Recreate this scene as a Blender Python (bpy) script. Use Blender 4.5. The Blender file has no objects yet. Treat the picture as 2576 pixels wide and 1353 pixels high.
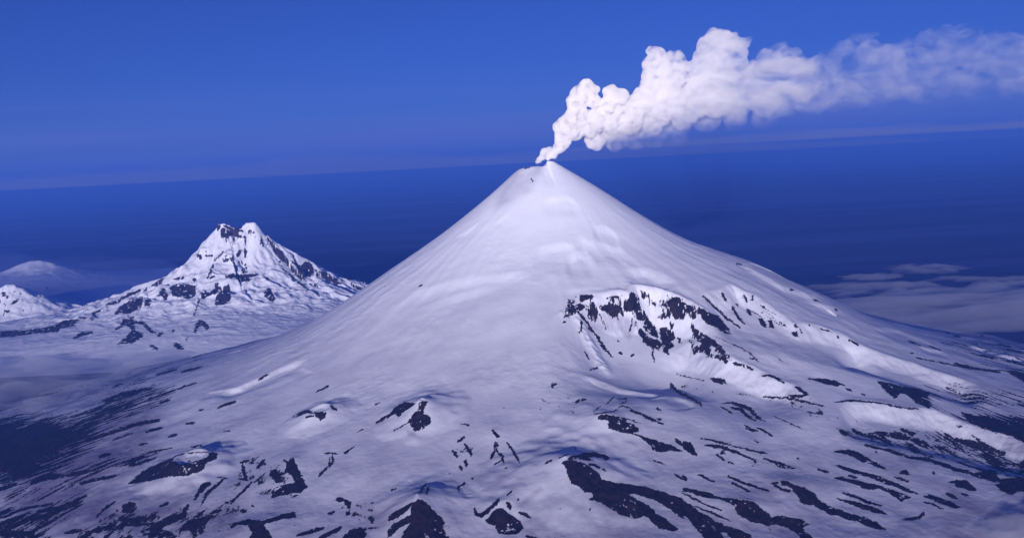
import bpy, math, random
import numpy as np
from mathutils import Matrix, Vector

sc = bpy.context.scene
C = sc.collection
F = 2500.0                      # focal length in units of a 2576 px wide picture
H = 2850.0                      # camera altitude, metres
A, P = math.radians(3.0), math.atan(264.5/2500*math.cos(math.radians(3.0)))
fw = np.array([0, math.cos(P), -math.sin(P)])
r0 = np.array([1., 0, 0]); u0 = np.array([0, math.sin(P), math.cos(P)])
rt = math.cos(A)*r0 - math.sin(A)*u0
up = math.sin(A)*r0 + math.cos(A)*u0
CAM = np.array([0., 0, H])

def ray(px, py):
    return fw + (px-1288)/F*rt + (676.5-py)/F*up
def at(px, py, Y):
    d = ray(px, py); return CAM + d*(Y/d[1])
def survey(x, y, z):
    """bearing of world points as seen from the aircraft"""
    dx, dy, dz = x-CAM[0], y-CAM[1], z-CAM[2]
    f = dy*fw[1]+dz*fw[2]
    a = dx*rt[0]+dy*rt[1]+dz*rt[2]; b = dx*up[0]+dy*up[1]+dz*up[2]
    return 1288+F*a/f, 676.5-F*b/f

# ---------------------------------------------------------------- noise
def _perm(seed):
    return np.random.RandomState(seed).permutation(4096).astype(np.int32)
def perlin(x, y, seed=0):
    p = _perm(seed)
    ang = np.random.RandomState(seed+999).rand(4096).astype(np.float32)*2*np.pi
    gx, gy = np.cos(ang), np.sin(ang)
    xf = np.floor(x); yf = np.floor(y)
    xi = xf.astype(np.int64); yi = yf.astype(np.int64)
    fx = (x-xf).astype(np.float32); fy = (y-yf).astype(np.float32)
    def g(ix, iy, dx, dy):
        h = p[(p[ix & 4095] + iy) & 4095]
        return gx[h]*dx + gy[h]*dy
    u = fx*fx*fx*(fx*(fx*6-15)+10); v = fy*fy*fy*(fy*(fy*6-15)+10)
    a = g(xi, yi, fx, fy); b = g(xi+1, yi, fx-1, fy)
    c = g(xi, yi+1, fx, fy-1); d = g(xi+1, yi+1, fx-1, fy-1)
    return ((a+(b-a)*u)*(1-v) + (c+(d-c)*u)*v)*1.5
def fbm(x, y, seed=0, oct=4, gain=.5):
    s = 0; amp = 1.; t = 0
    for i in range(oct):
        ca, sa = math.cos(.6+.9*i), math.sin(.6+.9*i)
        s = s + perlin((x*ca-y*sa)*2**i+17.3*i, (x*sa+y*ca)*2**i-9.1*i, seed+i)*amp; t += amp; amp *= gain
    return s/t
def ridged(x, y, seed=0, oct=4):
    s = 0; amp = 1.; t = 0
    for i in range(oct):
        s = s + (1-np.abs(perlin(x*2**i+7.3*i, y*2**i-3.1*i, seed+i))*2)*amp; t += amp; amp *= .5
    return s/t
def sstep(x):
    x = np.clip(x, 0, 1); return x*x*(3-2*x)

# ---------------------------------------------------------------- survey sheets (offsets of the close-up sheets)
OFF = dict(A=(0, 469.6), B=(0, 902.3), C=(858.7, 902.3), D=(1717.3, 902.3), E=(1274.6, 637.3), G=(858.7, 335.4), H=(1717.3, 469.6), F=(0, 0))
def Z(k, pts):
    ox, oy = OFF[k]; s = 1.0 if k == 'F' else 1/3.
    a = np.array(pts, float).reshape(-1, 2)
    return a*s + np.array([ox, oy])

# ================================================================= THE VOLCANO
SUM = at(1379, 411, 12000)
SX, SY = SUM[0], SUM[1]
PXM = 4.8
TL = ([0,16,40,66,84,129,179,279,379,455,525,635,775,975,1175,1375,1750,2600,3400],[-3,0,4,9,20,60,98,169,231,277,320,380,434,490,533,578,620,640,660])
TR = ([0,14,125,225,325,425,515,575,675,775,875,1025,1200,1500,2600,3400],[-3,0,72,144,207,249,282,317,368,424,462,511,552,612,650,670])
TF = ([0,14,125,225,325,425,515,635,775,975,1200,1500,2600,3400],[-3,0,66,139,203,254,297,355,408,462,511,553,588,600])
RG = np.arange(0, 3400, 2.0)
def _prof(t):
    y = np.interp(RG, t[0], t[1]); out = y.copy()
    for rad in (4, 10, 22):
        k = np.ones(2*rad+1)/(2*rad+1)
        yy = np.convolve(np.pad(y, rad, mode='edge'), k, 'valid')
        yy[0:1] = y[0:1]
        w = sstep((RG-rad*2.5)/(rad*6))
        out = out*(1-w)+yy*w
    return out
PL, PR, PF = _prof(TL), _prof(TR), _prof(TF)

def seg_field(x, y, pts):
    """signed distance s to a left-to-right line (positive on the near side), and place u along, v below its chord"""
    best = np.full(x.shape, 1e12); s = np.zeros(x.shape)
    for a, b in zip(pts[:-1], pts[1:]):
        d = b-a; l2 = float(d@d)+1e-9
        t = np.clip(((x-a[0])*d[0]+(y-a[1])*d[1])/l2, 0, 1)
        ex = x-a[0]-t*d[0]; ey = y-a[1]-t*d[1]
        q = ex*ex+ey*ey
        m = q < best
        best = np.where(m, q, best)
        s = np.where(m, -np.sign(d[0]*(y-a[1])-d[1]*(x-a[0]))*np.sqrt(q), s)
    a, b = pts[0], pts[-1]; d = b-a; l = math.hypot(*d)
    u = ((x-a[0])*d[0]+(y-a[1])*d[1])/l/l
    off = max(0., max(-(d[0]*(p[1]-a[1])-d[1]*(p[0]-a[0]))/l*1. for p in pts))
    v = -(d[0]*(y-a[1])-d[1]*(x-a[0]))/l - off
    return s, u, v

def base_height(x, y):
    dx, dy = x-SX, y-SY
    r = np.hypot(dx, dy)+1e-6
    c = dx/r
    rp = np.clip(r/PXM, 0, 3398)
    wr = sstep(np.clip(c, 0, 1)); wl = sstep(np.clip(-c, 0, 1)); wf = 1-wr-wl
    d = np.interp(rp, RG, PR)*wr + np.interp(rp, RG, PL)*wl + np.interp(rp, RG, PF)*wf
    return H - d*PXM
def hit(px, py, lift=0.):
    d = ray(px, py)
    Y = np.linspace(3500, 14000, 2200)
    x = d[0]/d[1]*Y; z = H + d[2]/d[1]*Y
    b = base_height(x, Y)+lift
    k = np.argmax(z <= b)
    if z[k] > b[k]: k = int(np.argmin(z-b))
    return np.array([x[k], Y[k]])
def ground_line(k, pts, lift=0.):
    return [hit(px, py, lift) for px, py in Z(k, pts)]

# scarps: line, height, wall width, recovery width
SCARPS = [
 ('E', [(400,360),(470,325),(560,305),(680,312),(820,302),(900,298),(960,255),(1050,250),(1130,262),(1280,330),(1430,400),(1560,465),(1640,530),(1710,630)], 260, 280, 1300, .36),
 ('E', [(1060,470),(1140,520),(1390,530),(1490,600),(1600,690),(1700,790),(1900,890),(2020,945),(2160,1000),(2290,1085),(2420,1150)], 120, 230, 900, .3),
 ('D', [(1150,330),(1240,312),(1350,318),(1500,335),(1650,368),(1790,378),(1900,390),(2050,450),(2140,490),(2300,540),(2480,590),(2650,690)], 85, 240, 500, .1),
 ('E', [(1440,330),(1520,290),(1610,280),(1690,235),(1790,290),(1900,330),(2020,420),(2160,520),(2350,550),(2550,610),(2700,690)], 85, 220, 600, .12),
 ('H', [(1120,1130),(1240,1150),(1380,1210),(1500,1260),(1740,1330),(1900,1390),(2060,1440),(2250,1530)], 80, 260, 500, .15),
 ('D', [(1900,110),(1960,110),(2080,150),(2230,200)], 20, 120, 250, .2),
 ('E', [(520,860),(640,850),(740,880),(850,930),(1000,945),(1150,950),(1240,985)], 26, 90, 300, .2),
 ('E', [(1235,975),(1300,1010),(1400,1070),(1480,1130)], 22, 80, 250, .2),
 ('H', [(380,560),(470,570),(560,640),(740,740),(920,800),(1040,880),(1180,920),(1250,980)], 30, 160, 500, .15),
 ('H', [(1400,1060),(1560,1060),(1700,1100),(1760,1130)], 22, 120, 300, .25),
 ('H', [(1720,1170),(1850,1220),(1960,1240)], 16, 90, 300, .25),
 ('H', [(2160,1195),(2280,1220),(2420,1270),(2600,1300)], 28, 110, 300, .15),
 ('H', [(2440,1270),(2576,1290),(2700,1330)], 22, 110, 300, .15),
 ('G', [(1440,880),(1560,835),(1680,820),(1780,850),(1820,900)], 20, 130, 300, .25),
 ('G', [(1680,920),(1760,880),(1850,880),(1920,940)], 25, 130, 300, .25),
 ('G', [(1730,800),(1810,765),(1870,800),(2000,825),(2160,880)], 18, 120, 300, .25),
 ('G', [(1880,700),(1990,685),(2100,760)], 18, 120, 300, .25),
 ('G', [(1500,500),(1620,480),(1700,465),(1820,540)], 13, 90, 200, .25),
 ('G', [(480,1225),(700,1145),(900,1090),(1000,1060),(1100,1030)], 20, 160, 350, .3),
 ('G', [(860,1130),(1050,1070),(1250,1050),(1430,1020)], 19, 150, 350, .3),
 ('G', [(500,1350),(800,1220),(1000,1160),(1200,1120)], 15, 170, 400, .3),
 ('G', [(1640,1200),(1750,1170),(1900,1160),(2060,1170)], 11, 80, 250, .3),
 ('G', [(2100,1040),(2250,1010),(2380,1060),(2500,1100)], 20, 120, 300, .3),
 ('G', [(2230,990),(2330,1010),(2480,1080),(2560,1130)], 18, 110, 250, .3),
 ('G', [(850,790),(950,730),(1060,650)], 11, 90, 300, .4),
 ('G', [(1120,700),(1200,640),(1270,580)], 10, 80, 300, .4),
 ('B', [(1620,275),(1760,225),(1880,175),(2000,120),(2120,60),(2240,20),(2330,-20)], 30, 110, 260, .2),
 ('B', [(1560,250),(1700,235),(1840,210),(1950,160)], 12, 60, 160, .2),
 ('A', [(1540,1330),(1620,1290),(1760,1240),(2000,1170)], 14, 90, 200, .3),
 ('B', [(2280,50),(2330,85),(2400,100)], 8, 50, 120, .3),
]
# mounds and cinder cones: sheet, x, y, radius, height, crater radius, crater depth, stretch x, stretch y, exponent
CONES = [
 ('C', 610, 322, 430, 135, 18, 8, 1, 1.1, 1.3),
 ('B', 1440, 748, 450, 105, 138, 30, 1.05, 1.1, 1.1),
 ('B', 2410, 385, 350, 75, 95, 20, 1.1, 1.0, 1.2),
 ('C', 575, 1050, 430, 125, 0, 0, .8, 1.3, 1.2),
 ('C', 1690, 768, 640, 165, 0, 0, 1.1, 1.1, 1.35),
 ('C', 1975, 425, 430, 90, 0, 0, 1.2, 1.0, 1.3),
 ('E', 1235, 978, 340, 55, 0, 0, 1.2, 1.0, 1.2),
 ('C', 1180, 1100, 260, 40, 0, 0, 1.2, 1.0, 1.3),
 ('D', 790, 918, 300, 34, 0, 0, 1.4, 1.0, 1.3),
 ('D', 500, 1070, 330, 40, 0, 0, 1.4, 1.0, 1.3),
 ('B', 1970, 1215, 260, 40, 0, 0, 1.2, 1.0, 1.3),
 ('B', 2230, 760, 300, 34, 0, 0, 1.0, 1.2, 1.3),
 ('C', 1160, 545, 220, 22, 0, 0, 1.0, 1.3, 1.2),
 ('B', 975, 1080, 150, 24, 0, 0, 1.2, 1.0, 1.2),
]
CONE_POS = []
for k, zx, zy, R, Hc, Rc, dc, ex, ey, pw in CONES:
    p = Z(k, (zx, zy))[0]
    CONE_POS.append(hit(p[0], p[1], Hc*.85))
print('cones', [tuple(int(v) for v in p) for p in CONE_POS])

SPUR = ground_line('E', [(395,440),(455,395),(540,440),(620,560),(700,665),(800,790)])
def volcano_height(x, y):
    z = base_height(x, y)
    dx, dy = x-SX, y-SY
    r = np.hypot(dx, dy)+1e-6
    th = np.arctan2(dy, dx)
    # scarps and folds
    wob = perlin(x/170, y/170, 5)*28 + perlin(x/60, y/60, 6)*10
    wob2 = perlin(x/23, y/23, 66)*4
    for k, pts, Ah, w1, w2, tp in SCARPS:
        g = ground_line(k, pts)
        s, t, v_ = seg_field(x, y, g)
        s = s + (wob+wob2)*min(1., Ah/40)
        tap = sstep(t/tp)*sstep((1-t)/tp)
        z = z - Ah*tap*sstep(s/w1+.02)*(1-sstep((v_-w1)/w2))
        z = z + Ah*.10*tap*np.exp(-(s/60.)**2)
    # cones
    for (k, zx, zy, R, Hc, Rc, dc, ex, ey, pw), c in zip(CONES, CONE_POS):
        ddx, ddy = (x-c[0])/ex, (y-c[1])/ey
        d = np.hypot(ddx, ddy)*(1+.12*perlin(x/130, y/130, 31))
        b = np.clip(1-(d-Rc)/(R-Rc), 0, 1)
        h = Hc*np.where(b < 1, b**pw*(.35*b+.65), 1.)
        if Rc > 0:
            h = h - np.where(d < Rc, dc*sstep((Rc-d)/(Rc*.55)), 0)
        z = z + h
    s_, u_, v_ = seg_field(x, y, SPUR)
    z = z + 34*np.exp(-(s_/55.)**2)*sstep(u_/.15+.2)*sstep((1-u_)/.3)*(1+.5*perlin(x/50, y/50, 33))
    # hummocks of wind-blown snow on the middle slopes
    hm = sstep(perlin(x/1000+3, y/1000, 35)*1.6+.35)
    z = z + fbm(x/190, y/150, 36, 4, .55)*9*hm*sstep((r-700)/900)*(1-.6*sstep((r-3200)/1500))
    # gullies running down the cone
    g1 = perlin(th*17+perlin(r/900, th*3, 41)*.8, r/2200, 42)
    g2 = perlin(th*48+perlin(r/500, th*6, 43)*.6, r/1500, 44)
    g3 = perlin(th*120, r/800, 45)
    env = sstep((r-150)/2300)*(1-.45*sstep((r-3000)/3000))
    z = z + env*(g1*5.0 + g2*.6 + g3*.1)
    # wind-packed snow and hummocks
    lo = sstep((r-2600)/2600)
    z = z + fbm(x/900, y/900, 51, 3)*34*lo*(1-.8*sstep((r-6500)/2500)) + fbm(x/240, y/300, 52, 4)*8.5*lo*(.5+.5*sstep((r-4500)/1500))
    z = z + fbm(x/420, y/260, 54, 2)*5*(1-lo)*sstep(r/1200)
    z = z + fbm(x/70, y/55, 53, 3)*1.6*(.15+lo)
    # broken summit on the left of the crater rib
    a = np.array([SX-8, SY-10])
    ax = (x-a[0])
    capz = SUM[2]-8 + ax*.13 + perlin(x/22, y/22, 61)*7 + perlin(x/9, y/9, 63)*2.5
    rec = sstep((-ax)/26)
    z = np.where(r < 900, z - rec*np.maximum(z-capz, 0), z)
    gx = ax + .55*(y-a[1])*-1*0
    trench = sstep((-(ax+.16*(y-a[1]))-2)/30)*(1-sstep((-(ax)-40)/150))*sstep((r-15)/40)*(1-sstep((r-260)/330))
    z = z - 20*trench
    z = z + (1-sstep((r-120)/400))*fbm(x/40, y/40, 62, 3)*4
    return z

# ---------------------------------------------------------------- rock and streak map
POLY = [
 # cinder cone in the middle
 ('C',[(400,370),(470,325),(560,335),(520,365),(470,400),(430,440),(400,415),(340,450),(270,490),(255,480),(330,430),(390,395)]),
 ('C',[(590,335),(610,318),(655,320),(640,345),(625,380),(610,385),(615,410),(650,425),(680,455),(665,490),(625,520),(570,545),(540,530),(515,490),(500,470),(515,455),(530,450),(535,425),(550,405),(580,395),(590,360)]),
 ('C',[(1935,430),(1980,418),(2060,430),(2140,445),(2150,470),(2200,490),(2245,525),(2240,545),(2200,560),(2260,575),(2320,600),(2420,630),(2500,655),(2565,690),(2570,705),(2500,690),(2430,700),(2350,690),(2330,650),(2290,620),(2260,590),(2200,570),(2130,555),(2060,535),(2015,520),(2010,490),(2030,470),(1990,460),(1940,455)]),
 ('C',[(1660,790),(1700,765),(1760,765),(1800,775),(1870,805),(1930,855),(1960,900),(2040,930),(2150,940),(2290,965),(2420,1000),(2576,1055),(2590,1210),(2540,1180),(2480,1130),(2400,1080),(2350,1055),(2290,1040),(2200,1010),(2165,1020),(2230,1060),(2300,1100),(2365,1140),(2370,1165),(2450,1200),(2480,1240),(2530,1270),(2540,1290),(2490,1295),(2400,1275),(2340,1220),(2310,1190),(2280,1180),(2220,1205),(2150,1190),(2080,1160),(2020,1120),(1960,1080),(1870,1060),(1900,1040),(1870,1000),(1830,1005),(1790,960),(1730,930),(1715,890),(1705,840),(1690,805)]),
 ('C',[(1700,760),(1740,735),(1850,705),(1930,710),(2000,725),(2025,745),(2000,765),(1960,745),(1900,735),(1860,745),(1900,760),(1870,770),(1800,755)]),
 ('C',[(450,1352),(480,1290),(520,1230),(525,1150),(530,1110),(570,1055),(620,1065),(660,1100),(700,1150),(750,1190),(780,1230),(760,1260),(790,1310),(830,1390),(430,1390)]),
 ('C',[(555,1075),(480,1110),(400,1155),(355,1190),(350,1225),(420,1200),(500,1140)]),
 ('C',[(350,1345),(345,1300),(400,1240),(480,1195),(530,1175),(520,1230),(440,1270),(370,1340)]),
 ('C',[(0,1352),(60,1290),(150,1270),(280,1270),(190,1290),(180,1352)]),
 ('C',[(1090,1220),(1130,1170),(1170,1130),(1220,1130),(1260,1170),(1330,1210),(1380,1270),(1330,1320),(1240,1325),(1180,1310),(1160,1260),(1120,1240)]),
 ('E',[(1235,975),(1250,985),(1290,1030),(1400,1085),(1465,1120),(1475,1155),(1440,1130),(1360,1085),(1290,1050),(1235,1015)]),
 # right foreground
 ('D',[(290,335),(380,325),(460,345),(520,375),(560,420),(600,460),(630,473),(590,465),(545,435),(510,400),(450,365),(380,340)]),
 ('D',[(460,495),(520,515),(570,545),(520,550),(480,525)]),
 ('D',[(0,620),(60,630),(90,680),(115,735),(60,710),(20,690),(0,660)]),
 ('D',[(0,970),(100,985),(200,1010),(260,1040),(350,1050),(440,1050),(540,1080),(600,1130),(650,1170),(670,1195),(720,1180),(820,1195),(900,1210),(960,1250),(900,1265),(920,1300),(1010,1370),(900,1370),(860,1310),(780,1275),(700,1245),(640,1255),(520,1225),(430,1180),(390,1140),(400,1110),(340,1080),(260,1055),(160,1045),(80,1010),(0,1000)]),
 ('D',[(-20,1050),(60,1100),(120,1150),(200,1190),(240,1220),(330,1260),(440,1290),(510,1330),(540,1390),(400,1390),(330,1310),(290,1300),(320,1390),(190,1390),(160,1340),(90,1260),(40,1200),(-20,1160)]),
 ('D',[(735,920),(790,920),(840,950),(920,970),(1000,1020),(1030,1060),(1110,1110),(1240,1160),(1360,1190),(1460,1230),(1540,1290),(1480,1285),(1400,1265),(1320,1225),(1250,1215),(1180,1185),(1100,1170),(1040,1130),(980,1100),(910,1095),(880,1050),(850,1010),(820,970),(750,945)]),
 ('D',[(1140,695),(1200,685),(1280,690),(1340,715),(1400,750),(1480,790),(1550,835),(1500,825),(1430,800),(1390,780),(1350,780),(1290,740),(1230,715),(1150,705)]),
 ('D',[(1145,800),(1180,800),(1300,835),(1400,860),(1500,890),(1600,930),(1680,970),(1780,1020),(1700,1005),(1600,960),(1520,940),(1430,895),(1330,870),(1230,840)]),
 ('D',[(1145,895),(1200,890),(1330,920),(1450,945),(1560,980),(1650,1010),(1720,1040),(1650,1075),(1560,1010),(1480,975),(1400,985),(1330,960),(1270,930),(1200,920)]),
 ('D',[(1165,1050),(1280,1070),(1400,1105),(1500,1140),(1550,1175),(1480,1165),(1380,1140),(1280,1100)]),
 ('D',[(1820,1035),(1870,1025),(1960,1050),(2040,1085),(2110,1120),(2060,1125),(1970,1100),(1880,1060)]),
 ('D',[(2000,925),(2060,915),(2140,915),(2170,940),(2220,990),(2180,995),(2120,975),(2080,970),(2050,940)]),
 ('D',[(2180,860),(2300,850),(2400,900),(2600,900),(2600,1000),(2520,1000),(2480,1025),(2400,990),(2350,930),(2230,890)]),
 ('D',[(940,145),(1060,150),(1160,165),(1230,200),(1150,205),(1070,185)]),
 ('D',[(210,150),(260,142),(310,155),(335,190),(290,190),(240,175)]),
 ('D',[(1470,170),(1560,180),(1650,210),(1760,220),(1850,250),(1870,280),(1800,285),(1880,350),(1860,375),(1760,330),(1700,270),(1640,260),(1600,300),(1540,250)]),
 ('D',[(2100,400),(2200,430),(2300,430),(2420,470),(2600,500),(2600,640),(2480,580),(2300,535),(2160,480)]),
 ('D',[(2440,90),(2520,90),(2600,120),(2600,190),(2540,150),(2470,110)]),
 ('D',[(1420,560),(1500,545),(1600,560),(1720,590),(1700,615),(1600,600),(1500,575)]),
 ('D',[(1640,520),(1760,560),(1740,575),(1650,545)]),
 # crater cone at the left
 ('B',[(965,945),(1030,880),(1120,820),(1220,780),(1310,742),(1300,772),(1370,797),(1440,787),(1500,764),(1570,738),(1580,712),(1600,700),(1640,715),(1630,755),(1550,790),(1545,830),(1490,855),(1400,880),(1300,885),(1200,900),(1100,925),(1040,935)]),
 ('B',[(2200,440),(2250,410),(2300,385),(2340,385),(2350,400),(2290,415),(2240,440)]),
 ('B',[(2370,405),(2420,400),(2455,400),(2455,440),(2420,465),(2390,440),(2380,420)]),
 ('B',[(2040,840),(2080,830),(2120,880),(2130,930),(2080,930),(2030,880)]),
 ('B',[(2160,790),(2210,740),(2230,790),(2270,860),(2300,930),(2320,970),(2270,1010),(2200,1010),(2120,1030),(2050,1050),(2080,1000),(2140,950),(2230,930),(2200,880),(2150,850)]),
 ('B',[(920,1160),(930,1100),(970,1075),(1020,1085),(1030,1130),(1000,1160)]),
 ('B',[(890,1210),(930,1190),(1000,1200),(1080,1180),(1120,1210),(1020,1240),(930,1230)]),
 ('B',[(1340,1352),(1360,1290),(1410,1230),(1500,1200),(1560,1180),(1520,1230),(1440,1280),(1370,1300)]),
 ('B',[(1730,1255),(1800,1225),(1880,1210),(1980,1220),(2050,1200),(2140,1170),(2230,1150),(2230,1195),(2130,1205),(2050,1230),(1990,1250),(2030,1300),(2070,1390),(1880,1390),(1900,1300),(1870,1250),(1800,1250),(1740,1275)]),
 # headwall of the cirque
 ('E',[(455,400),(470,350),(500,370),(510,410),(530,440),(500,465),(460,440)]),
 ('E',[(555,310),(600,310),(655,320),(650,350),(600,350),(560,370),(550,345)]),
 ('E',[(520,385),(560,380),(590,400),(560,430),(525,425)]),
 ('E',[(620,400),(650,360),(670,400),(685,450),(665,520),(640,510),(610,470)]),
 ('E',[(700,395),(760,380),(820,385),(870,400),(865,430),(830,470),(800,490),(760,450),(720,430),(695,415)]),
 ('E',[(940,290),(965,300),(990,315),(1005,350),(1000,400),(1040,440),(1060,480),(1040,510),(990,500),(960,470),(940,445),(900,435),(880,405),(890,360),(920,330)]),
 ('E',[(1060,480),(1090,520),(1120,560),(1135,600),(1140,640),(1100,620),(1060,590),(1030,550),(1040,510)]),
 ('E',[(990,580),(1010,565),(1040,590),(1080,640),(1140,650),(1170,690),(1150,725),(1100,710),(1050,690),(1020,640)]),
 ('E',[(1150,560),(1200,560),(1250,590),(1275,640),(1240,660),(1260,700),(1220,730),(1220,765),(1180,745),(1170,690),(1160,640)]),
 ('E',[(1240,340),(1290,330),(1320,360),(1390,400),(1430,440),(1435,490),(1400,490),(1350,450),(1330,500),(1270,500),(1245,450),(1215,390),(1210,360)]),
 ('E',[(1420,400),(1480,420),(1530,450),(1600,470),(1640,520),(1680,570),(1690,610),(1640,600),(1580,560),(1510,530),(1480,490),(1450,450)]),
 ('E',[(1390,530),(1430,570),(1490,610),(1560,650),(1600,690),(1650,745),(1600,720),(1540,690),(1530,740),(1540,780),(1490,740),(1440,750),(1415,765),(1400,720),(1430,700),(1470,680),(1420,640),(1400,590)]),
 ('E',[(1900,490),(1930,490),(1960,540),(1950,560),(1910,530)]),
 ('E',[(1975,510),(2000,505),(2020,560),(1985,560)]),
 ('E',[(2160,590),(2190,590),(2205,630),(2180,635),(2150,605)]),
 # summit
]
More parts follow.
